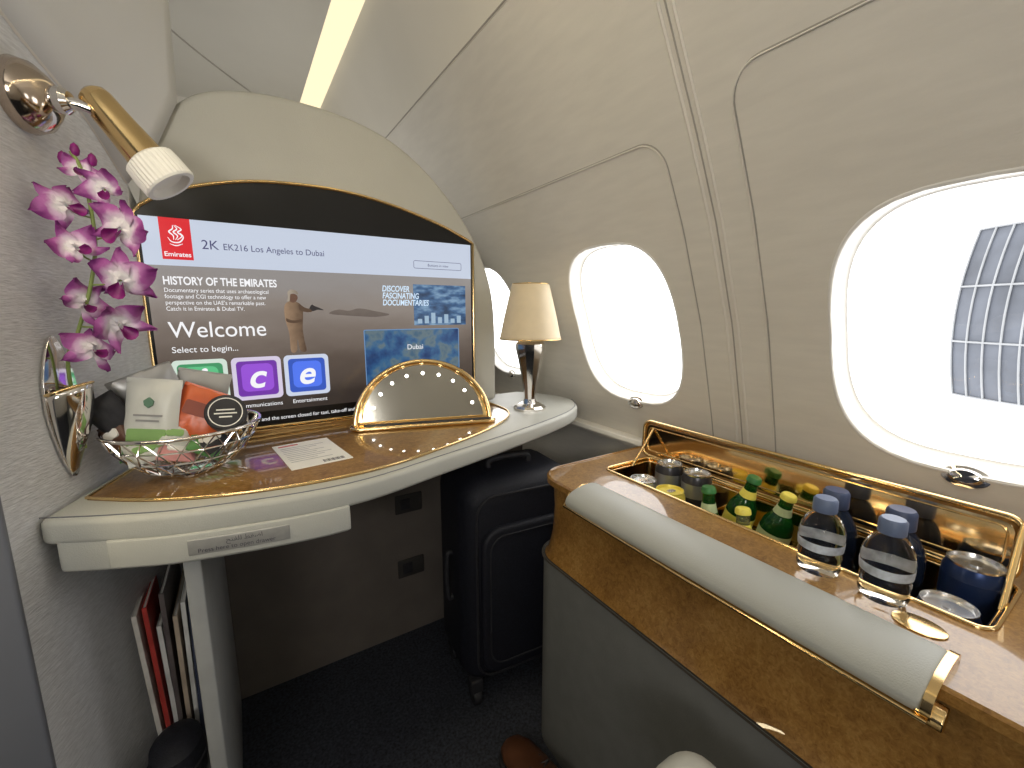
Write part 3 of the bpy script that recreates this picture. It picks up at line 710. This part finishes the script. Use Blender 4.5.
sc_=T('suitcase','black soft-sided wheeled suitcase stowed under the desk','suitcase',(.590,.965,-1.03),(0,0,-.10))
box('suitcase_body',(.33,.24,.56),(0,0,.345),NAVY,sc_,.06,bseg=6)
prism('front_pocket',rr(0,.31,.125,.20,.05),-.136,-.110,'y',NAVY,sc_,.012,bseg=4)
tube('zipper',[(p[0],-.1215,p[1]) for p in rr(0,.345,.135,.245,.05)],.003,BLACKM,sc_,True)
tube('zipper',[(p[0],-.1365,p[1]) for p in rr(0,.315,.105,.175,.04)],.002,BLACKM,sc_,True)
tube('carry_handle',cr([(-.06,-.02,.622),(-.05,-.02,.645),(.05,-.02,.645),(.06,-.02,.622)],5),.008,BLACKM,sc_)
tube('side_handle',cr([(-.163,-.02,.28),(-.178,-.02,.29),(-.178,-.02,.40),(-.163,-.02,.41)],5),.007,BLACKM,sc_)
for sx in(-1,1):
    for sy in(-1,1):
        box('wheel_bracket',(.035,.035,.04),(sx*.13,sy*.085,.058),BLACKM,sc_,.006)
        lathe('wheel',[(0,-.011),(.022,-.011),(.025,-.007),(.025,.007),(.022,.011),(0,.011)],BLACKM,sc_,20,(sx*.13,sy*.085,.025),Euler((0,pi/2,0)))

# ---------------------------------------------------------------- side console with minibar
con=T('side_console','burl wood side console with built-in minibar and leather armrest','console',(.73,.2,-1.03)); OFF=Vector(con.location)
XF=.545; XB=.925; YF=.762; YN=-.75; R_=.07
path=[(XB,YF)]+[(XF+R_+(.0)+ (XB-XF-R_)*(1-k/5),YF) for k in range(1,6)]
path+=[(XF+R_-R_*math.sin(a),YF-R_+R_*math.cos(a)) for a in [pi/2*k/8 for k in range(1,9)]]
path+=[(XF,YF-R_-(YF-R_-YN)*k/10) for k in range(1,11)]
hx0,hx1,hy0,hy1=.692,.845,.075,.690
hcx=(hx0+hx1)/2;hcy=(hy0+hy1)/2;hhw=(hx1-hx0)/2;hhh=(hy1-hy0)/2
hole=rr(hcx,hcy,hhw,hhh,.018)
plate_hole('wood_top',path+[(XB,YN)],hole,-.372,-.36,WOOD,con)
apron=[(0,-.36),(-.004,-.357),(-.010,-.362),(-.015,-.385),(-.018,-.43),(-.015,-.49),(-.006,-.535),(.002,-.545)]
ribbon('wood_apron',path,[(-o,z) for o,z in apron],WOOD,con)
ribbon('apron_trim',path,[(.003,-.543),(.002,-.547),(-.01,-.547)],M('trim_dark',(.05,.045,.04),.5,nscale=20),con)
ribbon('lower_panel',path,[(-.005,-.546),(-.005,-1.03)],LOWG,con)
ribbon('kick_trim',path,[(.0,-.97),(.004,-.975),(.004,-1.03)],BLACKM,con)
lo=rr(hcx,hcy,hhw-.001,hhh-.001,.018); n=len(lo)
vs=[(p[0],p[1],-.362) for p in lo]+[(p[0],p[1],-.487) for p in lo]
fs=[(i,(i+1)%n,n+(i+1)%n,n+i) for i in range(n)]+[tuple(range(n,2*n))]
mo('minibar_well',vs,fs,GOLDB,con)
box('well_step',(.075,hy1-hy0-.006,.036),(.8065,hcy,-.4685),GOLDB,con)
tube('opening_trim',[(p[0],p[1],-.3595) for p in hole],.0035,GOLD,con,True)
tube('opening_trim',[(p[0],p[1],-.366) for p in rr(hcx,hcy,hhw-.006,hhh-.006,.014)],.002,GOLD,con,True)
for y in(.474,.306,.157): box('bottle_divider',(.068,.002,.07),(.731,y,-.450),GOLDB,con)
for y in(.475,.315,.150): box('bottle_divider',(.070,.002,.05),(.806,y,-.424),GOLDB,con)
LW=.315; LC=.397
lidp=rr(LC,-.313,LW,.043,.018)
def lean(o):
    for v in o.data.vertices:
        z=v.co.z+OFF.z
        v.co.x+= (z+.36)*.04
    return o
BMIR=M('gold_tinted_mirror',(.78,.58,.32),.10,1,nscale=4,namt=.1)
lid=lean(prism('minibar_lid',lidp,.850,.864,'x',WOOD,con,.002))
lean(prism('lid_mirror',rr(LC,-.313,LW-.008,.035,.014),.8475,.854,'x',BMIR,lid))
lean(tube('lid_frame',[(.8485,p[0],p[1]) for p in lidp],.0045,GOLD,lid,True))
lean(tube('lid_frame',[(.8470,p[0],p[1]) for p in rr(LC,-.313,LW-.014,.029,.012)],.0015,GOLD,lid,True))
tube('lid_strut',[(.852,.084,-.275),(.770,.080,-.366)],.004,GOLD,con,False,10)
tube('lid_strut',[(.850,.684,-.285),(.775,.680,-.366)],.003,GOLD,con,False,10)
roll=cr2([(.6065,-.359),(.6055,-.3530),(.596,-.3498),(.572,-.3505),(.550,-.3550),(.533,-.3625),(.5255,-.3710),(.5243,-.3785),(.5265,-.3850)],7)+[(.536,-.3860),(.56,-.362)]
# padded cushion: cross-section loft that shrinks softly at both ends
secs=[]; K=len(roll); cxr=sum(p[0] for p in roll)/K; czr=-.368
ends=[(.090,.90),(.0915,.955),(.095,.985),(.102,1.0)]+[(.102+(.618-.102)*k/10,1.0) for k in range(1,10)]+[(.618,1.0),(.625,.985),(.6285,.955),(.630,.90)]
vs=[];fs=[]
for y,s in ends:
    for p in roll: vs.append((cxr+(p[0]-cxr)*s,y,czr+(p[1]-czr)*s))
for i in range(len(ends)-1):
    for k in range(K): l=(k+1)%K; fs.append((i*K+k,i*K+l,(i+1)*K+l,(i+1)*K+k))
fs+=[tuple(range(K)),tuple((len(ends)-1)*K+k for k in range(K))]
mo('armrest_pad',vs,fs,PAD,con,True,0,65)
tube('armrest_trim',[(.609,.085,-.3585),(.609,.35,-.3585),(.609,.634,-.3585),(.58,.641,-.3575),(.545,.639,-.366),(.525,.632,-.386),(.5235,.35,-.388),(.5235,.085,-.388)],.0025,GOLD,con)
endc=[(x+(x-.56)*.04,z+(z+.36)*.05) for x,z in roll]
prism('armrest_end_cap',endc,.083,.091,'y',GOLD,con,0)
prism('armrest_clasp',[(.545,-.374),(.531,-.376),(.525,-.382),(.526,-.392),(.531,-.394),(.543,-.388)],.074,.096,'y',GOLD,con,.002)
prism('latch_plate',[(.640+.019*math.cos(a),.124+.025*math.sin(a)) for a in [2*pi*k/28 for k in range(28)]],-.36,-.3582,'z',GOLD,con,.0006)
OFF=Vector((0,0,0))

CAN_T=M('can_aluminium',(.7,.7,.70),.25,1,nscale=20,namt=.05)
YEL=M('can_yellow',(.75,.62,.10),.3,.3,nscale=20,namt=.1)
def can(loc,body,label,band=None,s=1.0,top=CAN_T):
    e=T('drink_can',label,'drink can',loc,group='drink cans in the minibar'); e.scale=(s,s,1)
    lathe('can_body',[(0,0),(.024,0),(.027,.004),(.0305,.012),(.0305,.098),(.027,.107)],body,e,32)
    if band: lathe('can_band',[(.0306,.060),(.0309,.060),(.0309,.090),(.0306,.090)],band,e,32)
    lathe('can_top',[(.027,.107),(.0275,.110),(.026,.110),(.0245,.105),(0,.105)],top,e,32)
    prism('pull_tab',rr(.004,.0,.010,.006,.005),.1052,.1065,'z',CAN_T,e)
    return e
zf=-.4865; zb=-.450
BLU=M('can_blue',(.02,.04,.12),.3,.5,nscale=20,namt=.2); SIL=M('can_silver',(.45,.46,.46),.3,.8,nscale=20,namt=.1); DKC=M('can_dark',(.05,.05,.06),.3,.5,nscale=20,namt=.2)
can((.728,.606,zf+.014),SIL,'silver drink can in the minibar',PAPER)
can((.728,.536,zf+.014),YEL,'yellow drink can in the minibar',YEL,1.0,M('can_yellow_top',(.80,.66,.12),.35,.3,nscale=20))
can((.728,.118,zf+.014),BLU,'dark blue drink can in the minibar',SIL,1.0)
can((.808,.600,zb),DKC,'dark drink can with silver top in the minibar',SIL)
can((.808,.530,zb),DKC,'dark drink can with silver top in the minibar',SIL)
can((.808,.113,zb+.01),BLU,'dark blue drink can in the minibar',BLU,1.05)
GG=M('green_glass',(.02,.17,.035),.05,0,nscale=5,trans=.75,ior=1.4); GL=M('bottle_label_green',(.04,.18,.05),.4,nscale=30); GY=M('label_yellow',(.80,.70,.12),.35,nscale=20); AM=M('tonic_glass',(.62,.66,.40),.04,0,nscale=5,trans=.85,ior=1.35); GLL=M('label_pale',(.5,.6,.35),.4,nscale=30)
def gbot(loc,rot,label,glass,lb,cap,s=1):
    e=T('glass_bottle',label,'bottle',loc,rot,group='glass bottles in the minibar'); e.scale=(1,1,s)
    lathe('bottle_body',[(0,0),(.024,0),(.027,.004),(.027,.060),(.025,.075),(.017,.092),(.0115,.105),(.011,.128),(.0125,.130),(.0125,.134),(0,.134)],glass,e,32)
    lathe('bottle_label',[(.0273,.022),(.0276,.022),(.0276,.058),(.0273,.058)],lb,e,32)
    lathe('neck_label',[(.0152,.097),(.0155,.097),(.0122,.112),(.0119,.112)],lb,e,24)
    lathe('bottle_cap',[(0,.141),(.011,.140),(.0128,.137),(.0135,.130),(.0125,.129)],cap,e,24)
    return e
gbot((.730,.440,zf+.002),(-.10,.03,0),'green glass sparkling water bottle in the minibar',GG,GLL,GL,1.12)
gbot((.730,.372,zf+.002),(-.10,.08,.3),'clear glass tonic bottle with yellow label',AM,GY,GY,1.0)
gbot((.806,.445,zb+.003),(.25,-.03,.3),'green glass sparkling water bottle leaning in the minibar',GG,GY,GL,1.0)
gbot((.806,.375,zb+.003),(.22,-.06,.3),'green glass sparkling water bottle leaning in the minibar',GG,GLL,GY,.92)
CLR=M('clear_plastic',(.95,.93,.89),.03,0,nscale=3,namt=.01,trans=1,ior=1.2); CAPB=M('blue_grey_cap',(.12,.16,.27),.4,nscale=30,namt=.1); LBL=M('clear_label',(.45,.50,.58),.4,nscale=60,namt=.5)
DKB=M('dark_blue_plastic',(.04,.06,.12),.05,0,nscale=3,namt=.05,trans=.7,ior=1.3); CAPD=M('dark_blue_cap',(.05,.07,.14),.4,nscale=30,namt=.1)
def wbot(loc,label,s=(1,1,1),mat=CLR):
    e=T('water_bottle',label,'bottle',loc,group='small water bottles'); e.scale=s
    lathe('bottle_body',[(0,.002),(.018,0),(.026,.004),(.0285,.012),(.027,.020),(.0285,.028),(.027,.036),(.029,.044),(.0295,.058),(.027,.070),(.020,.082),(.014,.088),(.0125,.092),(.0125,.096),(0,.096)],mat,e,40)
    lathe('bottle_label',[(.0285,.038),(.0290,.038),(.0297,.046),(.0297,.050)],LBL if mat is CLR else DKB,e,40)
    lathe('bottle_cap',[(.0125,.0905),(.0155,.090),(.0158,.092),(.0155,.106),(.013,.109),(0,.109)],CAPB if mat is CLR else CAPD,e,36)
    return e
wbot((.661,.238,-.3595),'small clear water bottle with blue cap on the wood console',(.92,.92,1))
wbot((.663,.166,-.3595),'small clear water bottle with blue cap on the wood console',(.92,.92,1))
wbot((.806,.277,zb),'dark blue water bottle with blue cap in the minibar',(1.18,1.18,1.5),DKB)
wbot((.806,.194,zb),'dark blue water bottle with blue cap in the minibar',(1.18,1.18,1.5),DKB)

# ---------------------------------------------------------------- seat arm and shoe
sa=T('seat_armrest','pale grey upholstered seat armrest tip','armrest',(.380,.120,-1.03))
box('armrest_cushion',(.10,.30,.10),(0,0,.478),LEATHER,sa,.04,bseg=6)
box('armrest_support',(.06,.24,.44),(0,-.01,.22),LOWG,sa,.01)
sh=T('shoe','brown leather shoe on the carpet beside the console','shoe',(.465,.60,-1.03),(0,0,.05))
SHM=M('brown_leather',(.10,.04,.02),.35,nscale=20,namt=.2)
secs=[(-.14,.012,.03),(-.135,.028,.065),(-.11,.036,.088),(-.06,.038,.095),(0,.038,.075),(.05,.042,.055),(.10,.040,.042),(.13,.028,.032),(.142,.010,.018)]
vs=[];fs=[]
for y,wd,h in secs:
    for k in range(16):
        a=2*pi*k/16; vs.append((wd*math.cos(a),y,.010+h*.5+h*.5*math.sin(a)))
for i in range(len(secs)-1):
    for k in range(16): l=(k+1)%16; fs.append((i*16+k,i*16+l,(i+1)*16+l,(i+1)*16+k))
fs+=[tuple(range(16)),tuple(len(vs)-16+k for k in range(16))]
mo('shoe_upper',vs,fs,SHM,sh)
prism('shoe_sole',rr(0,0,.042,.145,.040),0,.014,'z',BLACKM,sh,.003)
tube('shoe_laces',[(-.02,.0,.082),(.02,.015,.078),(-.02,.03,.068),(.02,.045,.062)],.0025,BLACKM,sh)

# ---------------------------------------------------------------- outside
ob=T('terminal_building','curved glass-fronted airport terminal seen outside the window','building',(11,-1.0,-2.0))
TG=M('terminal_glass',(.085,.095,.118),.6,nscale=1,namt=.35); TM=M('terminal_frame',(.23,.24,.255),.5,nscale=2)
def bx(z):
    t=(z-1.95)/1.6; return 3.55-.16*t*t
NZ=12; NY=20; vs=[];fs=[]
def bpt(f,k,d=0):
    z=.40+3.12*k/NZ; y1=bx(z); return Vector((.9*math.exp(-f*9)-d,y1-(y1+6.5)*f,z))
for i in range(NY+1):
    for k in range(NZ+1): vs.append(bpt((i/NY)**1.6,k))
for i in range(NY):
    for k in range(NZ): a=i*(NZ+1)+k; fs.append((a,a+1,a+NZ+2,a+NZ+1))
mo('glass_facade',vs,fs,TG,ob)
for k in(0,4,8,12): tube('facade_frame',[bpt((i/NY)**1.6,k,.03) for i in range(NY+1)],.02,TM,ob,False,6)
for j in range(18):
    tube('facade_frame',[bpt(j*.024,k,.03) for k in range(NZ+1)],.017,TM,ob,False,6)

# ---------------------------------------------------------------- lights
wd=bpy.data.worlds.new('world'); S.world=wd; wd.use_nodes=True
bgd=wd.node_tree.nodes['Background']; bgd.inputs[0].default_value=(1,.99,.975,1); bgd.inputs[1].default_value=3.7
for c in WC:
    ld=bpy.data.lights.new('window_portal','AREA'); ld.shape='RECTANGLE'; ld.size=.38; ld.size_y=.44; ld.cycles.is_portal=True
    lo_=bpy.data.objects.new('window_portal',ld); C.objects.link(lo_)
    lo_.location=(WX(ZC)+.07,c,ZC+.022); lo_.rotation_euler=Vector((-.95,0,-.31)).to_track_quat('-Z','Y').to_euler()
def area(name,loc,dirv,sx,sy,pw,col):
    ld=bpy.data.lights.new(name,'AREA'); ld.shape='RECTANGLE'; ld.size=sx; ld.size_y=sy; ld.energy=pw; ld.color=col
    q=bpy.data.objects.new(name,ld); C.objects.link(q); q.location=loc; q.rotation_euler=Vector(dirv).to_track_quat('-Z','Y').to_euler()
area('rear_ceiling_fill',(-.15,-.75,.84),(.0,-.25,-1),.5,.5,2.0,(1,.96,.90))  # unseen fill lamp added to brighten the rear wall that the mirror reflects
area('rear_fill_uplight',(-.66,-.70,.25),(.50,.80,.68),.5,.4,11.5,(1,.965,.90))  # added fill behind the camera, aimed up to brighten ceiling and walls
area('forward_ceiling_fill',(.15,1.75,.10),(0,0,1),.5,.5,1.8,(1,.96,.90))  # added fill hidden behind the monitor housing, lifts the forward ceiling
area('cove_light',(.325,.6,.830),(.70,0,-.72),.025,3.4,5.5,(1,.84,.54))
# ---------------------------------------------------------------- lift to floor at z=0
for o in list(S.objects):
    if o.parent is None: o.location.z+=H
S.view_settings.view_transform='Standard'
